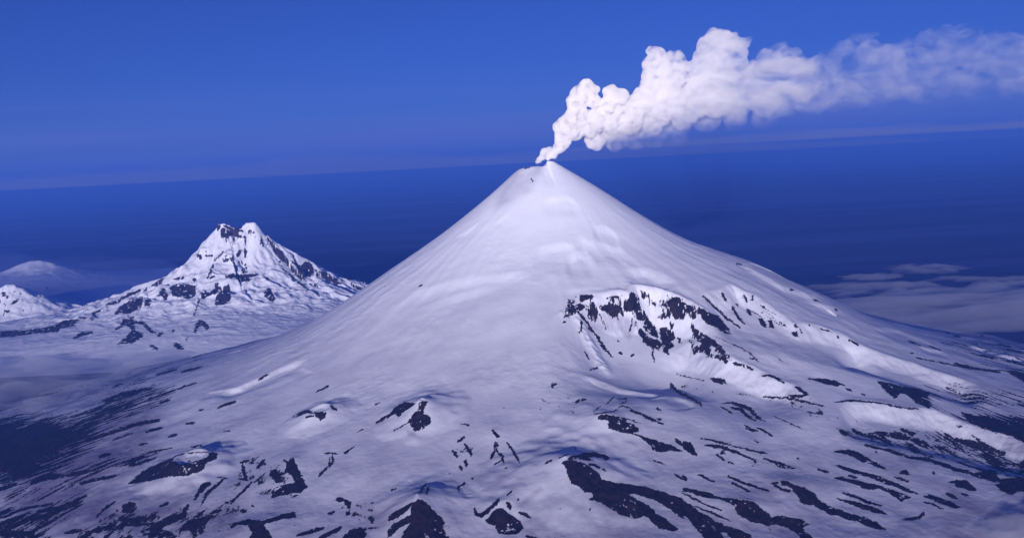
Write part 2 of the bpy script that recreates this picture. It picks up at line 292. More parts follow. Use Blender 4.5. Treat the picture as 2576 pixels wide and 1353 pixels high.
LINE = [
 ('C',6,[(510,480),(400,542)]),('C',5,[(160,530),(110,558)]),('C',10,[(95,662),(25,712)]),('C',8,[(905,485),(960,503)]),('C',9,[(250,345),(290,330)]),
 ('C',20,[(1140,535),(1170,575),(1195,590)]),('C',22,[(1165,620),(1170,660),(1155,700),(1130,745)]),('C',20,[(1175,690),(1215,740),(1220,780)]),
 ('C',16,[(1250,630),(1285,680),(1320,735),(1345,775)]),('C',10,[(930,585),(880,625)]),('C',20,[(930,640),(960,680),(985,730)]),
 ('C',18,[(840,690),(880,745)]),('C',18,[(935,760),(945,810)]),('C',18,[(890,810),(910,835)]),('C',14,[(935,935),(885,965),(880,995)]),
 ('C',14,[(985,895),(985,905)]),('C',10,[(1235,820),(1250,825)]),('C',8,[(1200,770),(1150,800)]),('C',8,[(820,860),(815,862)]),('C',7,[(1225,370),(1230,372)]),
 ('C',5,[(1905,400),(1960,350)]),('C',6,[(1995,345),(2060,285)]),('C',6,[(2080,300),(2150,300),(2140,330),(2090,340)]),
 ('C',7,[(1910,415),(2060,395),(2110,355),(2180,370)]),('C',16,[(2180,385),(2260,415),(2340,455),(2425,490)]),('C',14,[(2380,370),(2410,390)]),
 ('C',10,[(2380,450),(2420,460)]),('C',6,[(2150,450),(2250,485)]),('C',20,[(2520,605),(2576,650)]),('C',6,[(1640,745),(1720,715)]),('C',16,[(1540,790),(1590,765)]),
 ('C',14,[(1870,790),(1940,815),(1995,845)]),('C',6,[(1760,665),(1768,685)]),
 ('C',10,[(640,935),(590,1010)]),('C',14,[(660,960),(640,1020)]),('C',28,[(215,1190),(240,1235)]),('C',30,[(30,1060),(60,1120)]),('C',26,[(120,1100),(125,1102)]),
 ('C',18,[(230,1085),(232,1086)]),('C',20,[(0,1050),(70,1090)]),('C',7,[(370,993),(420,975)]),('C',8,[(195,1140),(240,1140)]),
 ('C',26,[(1005,1125),(1010,1165),(1060,1180),(1120,1130),(1165,1090),(1190,1055)]),('C',30,[(1250,1080),(1280,1130)]),('C',10,[(1250,1030),(1295,990)]),
 ('C',18,[(1335,1060),(1340,1060)]),('C',20,[(1340,1150),(1430,1195)]),('C',20,[(1390,1330),(1500,1370)]),
 ('C',9,[(2350,760),(2440,800)]),('C',12,[(2515,870),(2576,910)]),
 ('D',18,[(370,370),(440,380),(480,425),(545,465)]),('D',8,[(290,360),(375,412)]),('D',16,[(570,520),(620,545),(675,578)]),('D',10,[(545,615),(565,635)]),
 ('D',12,[(145,600),(250,620),(370,650)]),('D',7,[(370,655),(500,685),(640,715)]),('D',18,[(170,650),(300,665),(420,710),(550,765)]),('D',14,[(255,720),(320,765)]),
 ('D',10,[(340,775),(380,785)]),('D',14,[(610,750),(720,785),(840,828)]),('D',10,[(700,790),(770,825)]),('D',12,[(1020,832),(1100,855)]),
 ('D',16,[(120,870),(160,890),(235,925)]),('D',14,[(340,882),(450,930),(550,965),(660,998)]),('D',14,[(370,935),(440,965),(510,1003)]),('D',24,[(0,880),(30,915)]),
 ('D',10,[(0,1010),(100,1060),(200,1110),(300,1145)]),('D',10,[(90,1110),(220,1160),(370,1225)]),('D',14,[(670,940),(720,935)]),('D',18,[(680,945),(740,980),(820,995)]),
 ('D',12,[(1250,880),(1320,895)]),('D',16,[(1210,1010),(1300,1040),(1400,1080),(1500,1110)]),('D',12,[(1820,1080),(1900,1100),(1970,1135)]),
 ('D',18,[(1990,1015),(2070,1050)]),('D',18,[(2110,1015),(2150,1030)]),('D',20,[(1640,860),(1680,850),(1700,870)]),('D',14,[(1600,890),(1710,925)]),
 ('D',20,[(1655,1210),(1780,1200),(1820,1160)]),('D',22,[(1380,650),(1550,690),(1700,740),(1850,760),(1980,800),(2060,835),(2150,850),(2250,900)]),
 ('D',12,[(600,285),(800,295),(1060,355)]),('D',8,[(1230,220),(1280,240)]),('D',12,[(600,130),(650,120),(720,150),(760,180)]),('D',18,[(850,210),(900,240),(945,275)]),
 ('D',18,[(800,275),(850,285),(940,270)]),('D',9,[(1150,330),(1240,315),(1350,318),(1500,335),(1650,368),(1790,378)]),('D',7,[(1350,265),(1380,272)]),
 ('D',12,[(380,30),(520,80)]),('D',16,[(290,0),(330,30)]),('D',5,[(680,430),(800,480),(905,530)]),('D',7,[(940,400),(1060,420)]),
 ('D',5,[(500,-10),(570,15)]),('D',9,[(2070,505),(2110,515)]),('D',7,[(1760,-10),(1900,20),(2060,50),(2200,80),(2440,90)]),('D',6,[(720,1,),(760,20)]),
 ('D',14,[(1890,850),(1900,870)]),('D',14,[(1455,700),(1465,705)]),('D',8,[(860,745),(885,752)]),
 ('B',7,[(1310,740),(1380,715),(1480,704),(1570,702)]),('B',20,[(1425,770),(1432,772)]),('B',22,[(2500,355),(2535,385)]),('B',12,[(2310,440),(2370,430)]),('B',8,[(2480,205),(2380,250)]),
 ('B',36,[(1580,935),(1530,965),(1500,1010)]),('B',20,[(1500,1010),(1470,1060)]),('B',16,[(1700,895),(1640,950),(1560,1010),(1520,1110)]),('B',8,[(1640,890),(1720,900)]),
 ('B',16,[(1880,765),(1810,780)]),('B',22,[(1830,800),(1840,850),(1860,910)]),('B',14,[(1810,900),(1870,915)]),('B',26,[(1995,765),(1965,800),(1940,820)]),('B',16,[(1900,930),(1830,1000),(1740,1090)]),
 ('B',10,[(2000,860),(1960,900),(1920,930)]),('B',14,[(2140,760),(2170,780)]),
 ('B',8,[(2450,715),(2500,710),(2545,715)]),('B',12,[(2510,720),(2515,770),(2470,820),(2400,890)]),('B',6,[(2490,740),(2480,800)]),
 ('B',14,[(870,1075),(800,1120),(720,1200)]),('B',20,[(875,1145),(885,1150)]),('B',26,[(2250,1330),(2350,1300),(2440,1275)]),('B',28,[(2400,1360),(2576,1270)]),
 ('B',30,[(2545,1055),(2576,1070)]),('B',18,[(2480,1170),(2530,1150)]),('B',24,[(1420,1100),(1370,1175)]),('B',24,[(1600,1160),(1670,1140)]),('B',20,[(1800,1115),(1805,1117)]),
 ('B',26,[(1825,1140),(1850,1150)]),('B',16,[(1200,1110),(1280,1080)]),('B',14,[(1900,1105),(1910,1107)]),('B',20,[(1100,1290),(1200,1250),(1340,1220)]),('B',46,[(1150,1310),(1290,1320)]),
 ('B',24,[(700,1300),(770,1290)]),('B',24,[(490,1310),(620,1290)]),('B',16,[(900,1255),(1150,1245)]),
 ('B',36,[(350,1180),(230,1200),(60,1280)]),('B',46,[(0,1320),(250,1320)]),('B',16,[(0,1200),(180,1130),(400,1090)]),('B',22,[(280,1150),(480,1120),(650,1030)]),('B',30,[(-10,990),(120,940)]),
 ('B',12,[(950,130),(1000,90),(1060,60)]),('B',8,[(620,215),(680,195)]),('B',8,[(850,215),(920,185)]),('B',10,[(1180,120),(1330,80)]),('B',14,[(1370,100),(1520,60)]),('B',14,[(110,320),(280,280),(440,250)]),
 ('B',12,[(1400,490),(1470,480)]),('B',14,[(1270,590),(1335,570)]),('B',14,[(1050,650),(1110,635)]),('B',14,[(1640,370),(1700,345),(1780,320)]),('B',10,[(1500,390),(1540,378)]),
 ('B',14,[(1210,330),(1280,310)]),('B',10,[(1450,665),(1520,650)]),('B',24,[(750,740),(830,715)]),('B',16,[(940,800),(1040,790),(1180,745)]),('B',8,[(1060,720),(1300,670)]),
 ('B',40,[(240,930),(350,890),(480,880)]),('B',20,[(600,940),(720,910),(880,880)]),('B',25,[(500,880),(690,840)]),('B',20,[(780,320),(930,260),(1150,220)]),('B',20,[(930,280),(1060,240)]),
 ('B',10,[(700,400),(820,330),(900,300)]),('B',10,[(1130,300),(1330,230),(1480,180)]),('B',26,[(640,620),(830,560),(1000,500),(1200,460)]),('B',20,[(1100,550),(1220,520)]),('B',8,[(1690,545),(1740,540)]),
 ('B',14,[(1950,160),(2020,120)]),('B',10,[(850,610),(1000,560)]),
 ('E',26,[(440,470),(448,475)]),('E',16,[(425,515),(440,520)]),('E',18,[(600,418),(605,425)]),('E',18,[(760,338),(870,325)]),('E',12,[(800,340),(805,375)]),
 ('E',9,[(1100,710),(1110,820)]),('E',15,[(540,440),(620,540),(690,640),(740,720),(800,780)]),('E',10,[(560,500),(570,600)]),('E',12,[(545,590),(548,600)]),('E',14,[(620,560),(660,600)]),
 ('E',7,[(680,420),(720,490),(755,585)]),('E',7,[(835,470),(845,520)]),('E',7,[(950,480),(925,590)]),('E',5,[(985,510),(960,570)]),('E',18,[(1240,520),(1250,560)]),('E',16,[(1300,640),(1310,675)]),
 ('E',18,[(845,750),(870,755)]),('E',14,[(940,768),(955,768)]),('E',10,[(835,655),(845,665)]),('E',12,[(1380,650),(1410,720)]),('E',22,[(1590,785),(1670,815)]),('E',14,[(1720,820),(1800,850),(1860,880)]),
 ('E',13,[(1050,310),(1130,400)]),('E',13,[(1150,355),(1152,365)]),('E',15,[(1205,455),(1215,465)]),('E',8,[(1063,265),(1066,266)]),('E',12,[(1480,320),(1540,380),(1600,430),(1660,490),(1760,560)]),
 ('E',18,[(1625,300),(1650,355)]),('E',15,[(1700,400),(1740,470),(1790,530)]),('E',16,[(1790,310),(1810,370)]),('E',14,[(1860,310),(1850,350)]),('E',22,[(1815,425),(1845,460)]),('E',12,[(1930,400),(1940,405)]),
 ('E',14,[(2060,520),(2110,550)]),('E',20,[(2175,545),(2190,555)]),('E',13,[(2278,538),(2284,545)]),('E',15,[(2490,625),(2510,635)]),('E',12,[(2140,270),(2150,275)]),('E',7,[(2310,348),(2340,358)]),('E',11,[(2488,422),(2495,428)]),
 ('E',4,[(1580,630),(1720,690),(1820,740),(1905,820)]),('E',8,[(590,740),(620,800)]),('E',10,[(620,880),(690,860)]),('E',5,[(1280,905),(1350,930),(1500,960)]),
 ('E',10,[(1480,190+300),(1560,540)]),('E',9,[(1175,420),(1190,440)]),('E',6,[(2360,560),(2460,600)]),('E',8,[(1730,300+80),(1750,400)]),
 ('G',9,[(1385,268),(1425,250)]),('G',7,[(1505,222),(1545,212)]),('G',4,[(1430,340),(1442,370)]),
 ('G',7,[(585,1155),(605,1145)]),('G',4,[(330,1157),(334,1158)]),('G',4,[(424,1310),(428,1310)]),('G',4,[(1523,463),(1525,464)]),
 ('H',10,[(815,775),(830,780)]),('H',6,[(985,850),(1030,865)]),('H',9,[(1150,925),(1170,940)]),('H',6,[(400,580),(450,590)]),('H',7,[(1990,1090),(2010,1108)]),
 ('H',12,[(1250,1155),(1330,1195)]),('H',6,[(2040,1120),(2100,1135)]),('H',8,[(1860,1200),(1950,1235)]),('H',12,[(2260,1270),(2380,1300)]),('H',9,[(2370,1190),(2480,1210)]),('H',12,[(2450,1310),(2600,1352)]),
 ('H',9,[(2440,1225),(2560,1250)]),('H',6,[(1720,1250),(1740,1258)]),('H',6,[(1700,1160),(1800,1200)]),('H',14,[(2050,1330),(2200,1370),(2400,1400)]),
 ('A',12,[(1050,1310),(1200,1285),(1480,1240)]),('A',9,[(1230,1320),(1330,1300)]),('A',8,[(1450,1290),(1520,1265)]),('A',10,[(980,1345),(1130,1320)]),
]
# soft regions of wind-scoured ground: sheet, density, softness, polygon
REGION = [
 ('B',1.5,130,[(-60,420),(250,470),(420,480),(600,520),(700,600),(500,700),(350,800),(200,880),(-60,930)]),  # bare dark ground, cover raised further to paint the corner dimmer
 ('B',.82,60,[(-60,440),(300,460),(420,440),(700,330),(850,270),(1150,200),(1300,230),(1300,300),(1050,400),(820,520),(700,620),(600,780),(400,900),(200,960),(0,1000)]),
 ('B',.42,40,[(850,120),(1150,30),(1500,0),(1560,60),(1300,130),(1000,240),(800,290),(560,330),(520,240)]),
 ('B',.66,60,[(500,880),(850,700),(1200,660),(1200,740),(900,850),(600,960),(300,1060),(0,1130),(0,990)]),
 ('B',.74,60,[(-60,1050),(300,1120),(650,1010),(600,1120),(400,1250),(300,1380),(-20,1380)]),
 ('B',.62,50,[(480,1380),(560,1270),(900,1150),(1300,1120),(1700,1100),(1900,1120),(1700,1260),(1400,1380)]),
 ('B',.42,30,[(1780,740),(2020,730),(2230,730),(2340,970),(2250,1060),(2000,1080),(1820,1020),(1700,1100),(1640,1060),(1760,900)]),
 ('C',.40,30,[(1500,160),(1660,150),(1660,250),(1880,260),(1880,400),(1480,400)]),
 ('C',.36,30,[(0,1040),(260,1050),(300,1250),(0,1380)]),
 ('C',.34,30,[(820,580),(1040,580),(1060,850),(820,880)]),
 ('D',.78,40,[(1480,160),(1850,260),(1900,330),(2100,400),(2300,400),(2620,420),(2620,650),(2480,590),(2300,545),(2140,480),(2050,440),(1920,385),(1850,365),(1700,290)]),
 ('D',.52,40,[(1400,140),(1800,180),(2100,200),(2620,250),(2620,430),(2200,400),(1900,330)]),
 ('D',.60,40,[(1180,500),(1400,480),(1700,530),(1900,545),(2200,590),(2400,670),(2620,740),(2620,1010),(2480,1020),(2400,960),(2260,900),(2180,840),(2050,790),(1700,740),(1400,650),(1150,580)]),
 ('D',.78,30,[(1900,540),(2200,600),(2400,680),(2620,740),(2620,900),(2300,820),(2060,700)]),
 ('D',.42,30,[(300,180),(600,220),(800,270),(1100,330),(1250,480),(1000,470),(700,380),(400,260)]),
 ('D',.40,30,[(0,170),(300,220),(560,300),(300,290),(0,230)]),
 ('D',.42,30,[(120,580),(500,660),(860,800),(860,850),(560,800),(200,690)]),
 ('E',.50,15,[(1000,280),(1230,300),(1500,400),(1640,470),(1400,470),(1200,540),(1130,480),(1010,330)]),
 ('E',.34,15,[(1780,300),(1870,300),(2060,450),(2250,560),(2230,650),(2060,600),(1800,480)]),
 ('E',.50,12,[(1380,560),(1600,690),(1800,850),(1660,820),(1500,790),(1370,700)]),
 ('E',.46,12,[(430,350),(560,300),(900,300),(900,480),(700,470),(560,500),(430,520)]),
 ('E',.42,15,[(1650,1000),(1860,1050),(1800,1090),(1640,1060)]),
 ('H',.46,25,[(2100,1140),(2620,1180),(2620,1420),(2300,1350),(2100,1250),(1900,1160)]),
]
# dusty, stained snow, with shade and a dim corner painted in as well
ASH_SHADE = [
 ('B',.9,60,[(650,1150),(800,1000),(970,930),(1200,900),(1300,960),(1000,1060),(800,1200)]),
 ('B',1.25,200,[(-80,420),(500,420),(900,300),(1200,300),(1200,700),(900,1000),(1800,1000),(2000,1380),(0,1380)]),  # dirty snow, pushed darker to paint a dim lower-left corner
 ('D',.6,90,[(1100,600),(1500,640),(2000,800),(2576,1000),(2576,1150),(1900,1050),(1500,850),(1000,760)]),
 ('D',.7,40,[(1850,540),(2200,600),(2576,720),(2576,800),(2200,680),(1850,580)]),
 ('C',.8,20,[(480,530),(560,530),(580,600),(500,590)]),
 ('C',.75,40,[(1300,1100),(1500,930),(1560,980),(1400,1120),(1350,1180)]),  # shadow side of the mound's left crest, painted into the snow
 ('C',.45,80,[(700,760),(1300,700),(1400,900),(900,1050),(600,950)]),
 ('G',.5,30,[(1290,290),(1400,280),(1530,230),(1440,440),(1300,520),(1150,600),(1180,480)]),  # dimmer left side of the summit rib, painted into the snow
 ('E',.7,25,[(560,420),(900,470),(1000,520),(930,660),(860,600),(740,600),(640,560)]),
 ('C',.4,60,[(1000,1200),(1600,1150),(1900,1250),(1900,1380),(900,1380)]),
]

def sdf_poly(X, Y, P_):
    n = len(P_); d = np.full(X.shape, 1e12); inside = np.zeros(X.shape, bool)
    for i in range(n):
        ax, ay = P_[i]; bx, by = P_[(i+1) % n]
        ex, ey = bx-ax, by-ay; l2 = ex*ex+ey*ey+1e-9
        t = np.clip(((X-ax)*ex+(Y-ay)*ey)/l2, 0, 1)
        d = np.minimum(d, (X-ax-t*ex)**2+(Y-ay-t*ey)**2)
        cnd = ((ay > Y) != (by > Y)) & (X < ex*(Y-ay)/(ey if abs(ey) > 1e-9 else 1e-9)+ax)
        inside ^= cnd
    d = np.sqrt(d); return np.where(inside, -d, d)
def sdf_line(X, Y, P_, w):
    d = np.full(X.shape, 1e12); tt = np.zeros(X.shape); n = len(P_)-1
    for i in range(n):
        ax, ay = P_[i]; bx, by = P_[i+1]
        ex, ey = bx-ax, by-ay; l2 = ex*ex+ey*ey+1e-9
        t = np.clip(((X-ax)*ex+(Y-ay)*ey)/l2, 0, 1)
        q = (X-ax-t*ex)**2+(Y-ay-t*ey)**2
        m = q < d; d = np.where(m, q, d); tt = np.where(m, (i+t)/n, tt)
    ww = w*(.5+.6*np.sqrt(np.clip(4*tt*(1-tt), 0, 1)))
    return np.sqrt(d)-ww
def survey_maps(x, y, z, vis, polys, lines, regions, ash_shade, soft=1.6, warp=1.0):
    """rock (-1..1), scour density and snow darkening (dust plus painted shade) at every ground point in sight"""
    px, py = survey(x, y, z)
    wx = (perlin(x/55, y/55, 71)*3.0+perlin(x/20, y/20, 72)*2.2+perlin(x/9, y/9, 75)*1.2)*warp
    wy = (perlin(x/55, y/55, 73)*1.8+perlin(x/20, y/20, 74)*1.2+perlin(x/9, y/9, 76)*.7)*warp
    X = px+wx; Y = py+wy
    rock = np.full(x.shape, -1.0); dens = np.zeros(x.shape); ash_shade_m = np.zeros(x.shape)
    def sub(P_, m):
        return np.nonzero(vis & (X > P_[:, 0].min()-m) & (X < P_[:, 0].max()+m) & (Y > P_[:, 1].min()-m) & (Y < P_[:, 1].max()+m))
    for k, pts in polys:
        P_ = Z(k, pts); I = sub(P_, 4)
        if len(I[0]): rock[I] = np.maximum(rock[I], np.clip((.6-sdf_poly(X[I], Y[I], P_))/soft, -1, 1))
    for k, w, pts in lines:
        P_ = Z(k, pts); ww = w*.5*(1. if k == 'F' else 1/3.)+.25; I = sub(P_, ww+4)
        if len(I[0]): rock[I] = np.maximum(rock[I], np.clip((.4-sdf_line(X[I], Y[I], P_, ww))/soft, -1, 1))
    for k, dn, sf, pts in regions:
        P_ = Z(k, [(px_+(500 if px_ > 2590 else -500 if px_ < -15 else 0), py_+(200 if py_ >= 1370 else 0)) for px_, py_ in pts]); I = sub(P_, sf)
        if len(I[0]): dens[I] = np.maximum(dens[I], dn*sstep(.5-sdf_poly(px[I], py[I], P_)/sf))
    for k, dn, sf, pts in ash_shade:
        P_ = Z(k, pts); I = sub(P_, sf)
        if len(I[0]): ash_shade_m[I] = np.maximum(ash_shade_m[I], dn*sstep(.5-sdf_poly(px[I], py[I], P_)/sf))
    return rock, dens, ash_shade_m

def polar_vis(z2, dist):
    """rows = distance: ground points not hidden behind nearer ground"""
    el = (z2-H)/dist
    run = np.maximum.accumulate(el, axis=0)
    return el >= run-1e-5

# ================================================================= materials
def new_mat(name):
    m = bpy.data.materials.new(name); m.use_nodes = True
    m.node_tree.nodes.clear(); return m, m.node_tree.nodes, m.node_tree.links
def N(ns, t, **kw):
    n = ns.new(t)
    for k, v in kw.items():
        if k.startswith('i_'): n.inputs[k[2:].replace('_', ' ')].default_value = v
        else: setattr(n, k, v)
    return n
def snow_rock(name, tex=1.0, rock_col=(.012,.010,.013), snow=(.80,.835,.97)):
    m, ns, ln = new_mat(name)
    geo = N(ns, 'ShaderNodeNewGeometry')
    at_ = N(ns, 'ShaderNodeAttribute', attribute_name='rock')
    aa = N(ns, 'ShaderNodeAttribute', attribute_name='ash_shade')
    def noise(scale, det, rough=.6):
        t = N(ns, 'ShaderNodeTexNoise'); t.inputs['Scale'].default_value = scale/tex; t.inputs['Detail'].default_value = det
        t.inputs['Roughness'].default_value = rough; ln.new(geo.outputs['Position'], t.inputs['Vector']); return t
    n1 = noise(.06, 7, .75)
    ma = N(ns, 'ShaderNodeMath', operation='MULTIPLY_ADD'); ln.new(n1.outputs['Fac'], ma.inputs[0]); ma.inputs[1].default_value = 2.2; ma.inputs[2].default_value = -1.1
    ad = N(ns, 'ShaderNodeMath', operation='ADD'); ln.new(ma.outputs[0], ad.inputs[0]); ln.new(at_.outputs['Fac'], ad.inputs[1])
    mr = N(ns, 'ShaderNodeMapRange', interpolation_type='SMOOTHSTEP'); ln.new(ad.outputs[0], mr.inputs['Value'])
    mr.inputs['From Min'].default_value = -.34; mr.inputs['From Max'].default_value = .22
    nf_ = noise(.19, 4, .7)
    mf_ = N(ns, 'ShaderNodeMath', operation='MULTIPLY_ADD'); ln.new(nf_.outputs['Fac'], mf_.inputs[0]); mf_.inputs[1].default_value = 1.1; mf_.inputs[2].default_value = -.55
    ad2 = N(ns, 'ShaderNodeMath', operation='ADD'); ln.new(ad.outputs[0], ad2.inputs[0]); ln.new(mf_.outputs[0], ad2.inputs[1]); ln.new(ad2.outputs[0], mr.inputs['Value'])
    # rock colour
    n2 = noise(.02, 5)
    rr = N(ns, 'ShaderNodeValToRGB'); ln.new(n2.outputs['Fac'], rr.inputs['Fac'])
    rr.color_ramp.elements[0].position = .35; rr.color_ramp.elements[0].color = (rock_col[0]*.6, rock_col[1]*.6, rock_col[2]*.6, 1)
    rr.color_ramp.elements[1].position = .7; rr.color_ramp.elements[1].color = (rock_col[0]*2.8, rock_col[1]*2.0, rock_col[2]*1.8, 1)
    # snow colour: clean to dusty, and bluish dark where shade is painted in
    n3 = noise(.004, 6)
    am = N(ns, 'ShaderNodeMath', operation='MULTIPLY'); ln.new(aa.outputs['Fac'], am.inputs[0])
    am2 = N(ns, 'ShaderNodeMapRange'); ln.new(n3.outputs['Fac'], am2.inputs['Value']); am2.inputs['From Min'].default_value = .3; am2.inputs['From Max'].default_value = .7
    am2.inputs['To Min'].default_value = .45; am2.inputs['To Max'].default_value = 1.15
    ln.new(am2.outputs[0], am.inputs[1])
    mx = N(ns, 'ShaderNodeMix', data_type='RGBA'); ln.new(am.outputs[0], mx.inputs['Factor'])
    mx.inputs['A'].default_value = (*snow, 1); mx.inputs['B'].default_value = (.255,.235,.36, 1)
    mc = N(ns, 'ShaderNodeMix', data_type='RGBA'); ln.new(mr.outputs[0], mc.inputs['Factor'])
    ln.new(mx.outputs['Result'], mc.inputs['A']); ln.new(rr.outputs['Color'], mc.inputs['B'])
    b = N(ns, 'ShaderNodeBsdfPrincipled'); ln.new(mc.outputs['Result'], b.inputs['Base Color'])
    b.inputs['Roughness'].default_value = .75; b.inputs['Specular IOR Level'].default_value = .15
    # wind crust relief
    nb = noise(.022, 8, .62)
    bp = N(ns, 'ShaderNodeBump'); ln.new(nb.outputs['Fac'], bp.inputs['Height'])
    bp.inputs['Distance'].default_value = 6.0*tex; bp.inputs['Strength'].default_value = .5
    ln.new(bp.outputs[0], b.inputs['Normal'])
    o = N(ns, 'ShaderNodeOutputMaterial'); ln.new(b.outputs[0], o.inputs['Surface'])
    return m

def tag(o, label=None, cat=None, kind=None, group=None):
    if label: o['label'] = label
    if cat: o['category'] = cat
    if kind: o['kind'] = kind
    if group: o['group'] = group
    return o

def grid_faces(nr, nc):
    i = np.arange(nr-1)[:, None]*nc + np.arange(nc-1)[None, :]
    return np.stack([i, i+1, i+nc+1, i+nc], -1).reshape(-1, 4)
def make_mesh(name, co, faces, mat, attrs=None, normals=None, parent=None):
    me = bpy.data.meshes.new(name)
    me.vertices.add(len(co)); me.vertices.foreach_set('co', np.ascontiguousarray(co, np.float32).ravel())
    nf = len(faces)
    me.loops.add(nf*4); me.loops.foreach_set('vertex_index', np.ascontiguousarray(faces, np.int32).ravel())
    me.polygons.add(nf); me.polygons.foreach_set('loop_start', np.arange(0, nf*4, 4, dtype=np.int32))
    me.polygons.foreach_set('use_smooth', np.ones(nf, bool))
    me.update(calc_edges=True)
    for k, v in (attrs or {}).items():
        a = me.attributes.new(k, 'FLOAT', 'POINT'); a.data.foreach_set('value', np.ascontiguousarray(v, np.float32).ravel())
    if normals is not None:
        me.normals_split_custom_set_from_vertices(np.ascontiguousarray(normals, np.float32).reshape(-1, 3))
    me.materials.append(mat)
    o = bpy.data.objects.new(name, me); C.objects.link(o)
    if parent: o.parent = parent
    return o

M_SNOW = snow_rock('snow_and_lava')

# ================================================================= build the volcano ground
NC = 1500
az = np.radians(np.linspace(-33, 33, NC))
dist = np.concatenate([np.geomspace(2600, 4300, 60, endpoint=False), np.geomspace(4300, 12000, 760, endpoint=False),
                       np.linspace(12000, 15000, 110, endpoint=False), np.linspace(15000, 27500, 60)])
NR = len(dist)
DD = dist[:, None]
X = DD*np.sin(az)[None, :]; Y = DD*np.cos(az)[None, :]
Zh = volcano_height(X, Y)
vis = polar_vis(Zh, np.broadcast_to(DD, Zh.shape))
rock, dens, ash_shade = survey_maps(X, Y, Zh, vis, POLY, LINE, REGION, ASH_SHADE)
dx, dy = X-SX, Y-SY
rr = np.hypot(dx, dy); th = np.arctan2(dy, dx)
wth = th + perlin(rr/1300, th*4, 81)*.03
st1 = perlin(wth*95, rr/380, 82)*.62 + perlin(wth*210, rr/220, 83)*.42 + perlin(wth*420, rr/130, 84)*.28 + fbm(X/260, Y/260, 85, 2)*.3
st2 = fbm(X/110+perlin(X/300, Y/300, 92), Y/190, 93, 4, .6)*1.25
front = sstep((-dy/rr-.62)/.3)
st = st1*(1-.85*front)+st2*.85*front+perlin(X/24, Y/34, 94)*.16
gen = .20*sstep((rr-4700)/1500)+.10*sstep((rr-7000)/3000)
dens = np.maximum(dens, gen)
streak = (st - (.78-1.25*dens))*4.0
streak = np.where(dens > .02, streak, -1.)
ash_shade = np.maximum(ash_shade, (.30*sstep((rr-1100)/2000)+.55*sstep((rr-4000)/2800))*(.65+.7*(fbm(X/700, Y/700, 91, 3)+.5)))  # older snow lower down, darkened further to paint shade on the flats
patchy = sstep(perlin(X/230, Y/230, 98)*1.8+.55)
inner = (perlin(X/70, Y/50, 86)*.35+perlin(X/22, Y/22, 87)*.35+perlin(X/9, Y/9, 97)*.2)*(.35+.9*patchy)+perlin(wth*190, rr/150, 99)*.42*(.4+.8*sstep(1-(rr-3200)/2200))
rock = np.where(rock > 0, rock - np.clip((inner-.21)*6, 0, 2), rock)
edge_ = perlin(X/16, Y/16, 101)*.75+perlin(X/8, Y/8, 102)*.6
rock = np.maximum(rock, streak); rock = np.clip(np.where(rock > -1, rock+edge_, rock), -1, 1)
Zh = Zh + np.clip(rock, 0, 1)*(perlin(X/26, Y/26, 88)*4+perlin(X/11, Y/11, 89)*2.0)

co = np.stack([X, Y, Zh], -1)
tu = np.gradient(co, axis=1); tv = np.gradient(co, axis=0)
nrm = np.cross(tu, tv); nrm /= np.linalg.norm(nrm, axis=-1, keepdims=True)+1e-9
nrm[nrm[..., 2] < 0] *= -1

faces = grid_faces(NR, NC)
fcx = X.ravel()[faces].mean(1); fcy = Y.ravel()[faces].mean(1)
owner = np.zeros(len(faces), np.int32)
CN = [  # which mounds are landforms of their own: index, share of radius, label
 (0, .80, 'pointed snowy cinder cone with a bare black patch down its front, in the centre foreground'),
 (1, .82, 'broad black cinder cone with a snow-filled crater and a dark spot on the crater floor'),
 (2, .80, 'small low cinder cone with a snow-filled crater, just behind and right of the broad black cone'),
 (3, .80, 'steep bare black cone cut off by the bottom edge, below the pointed snowy cone'),
 (4, .85, 'large rounded snow mound whose right flank is one long black lava slope'),
]
for n, (ci, sh, lab) in enumerate(CN):
    k, zx, zy, R, Hc, Rc, dc, ex, ey, pw = CONES[ci]; c = CONE_POS[ci]
    d = np.hypot((fcx-c[0])/ex, (fcy-c[1])/ey)
    owner[d < R*sh] = n+1
cofl = co.reshape(-1, 3); nfl = nrm.reshape(-1, 3); rk = rock.ravel(); sh_ = ash_shade.ravel()
def piece(name, sel):
    f = faces[sel]
    u, inv = np.unique(f, return_inverse=True)
    return make_mesh(name, cofl[u], inv.reshape(-1, 4), M_SNOW, dict(rock=rk[u], ash_shade=sh_[u]), nfl[u])
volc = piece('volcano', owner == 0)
tag(volc, 'huge smooth snow-covered volcano with a sharp steaming summit and lava-streaked lower slopes', 'volcano', 'structure')
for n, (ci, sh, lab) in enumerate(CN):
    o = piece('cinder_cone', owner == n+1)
    tag(o, lab, 'cinder cone', 'structure', 'cinder cones on the volcano foot')

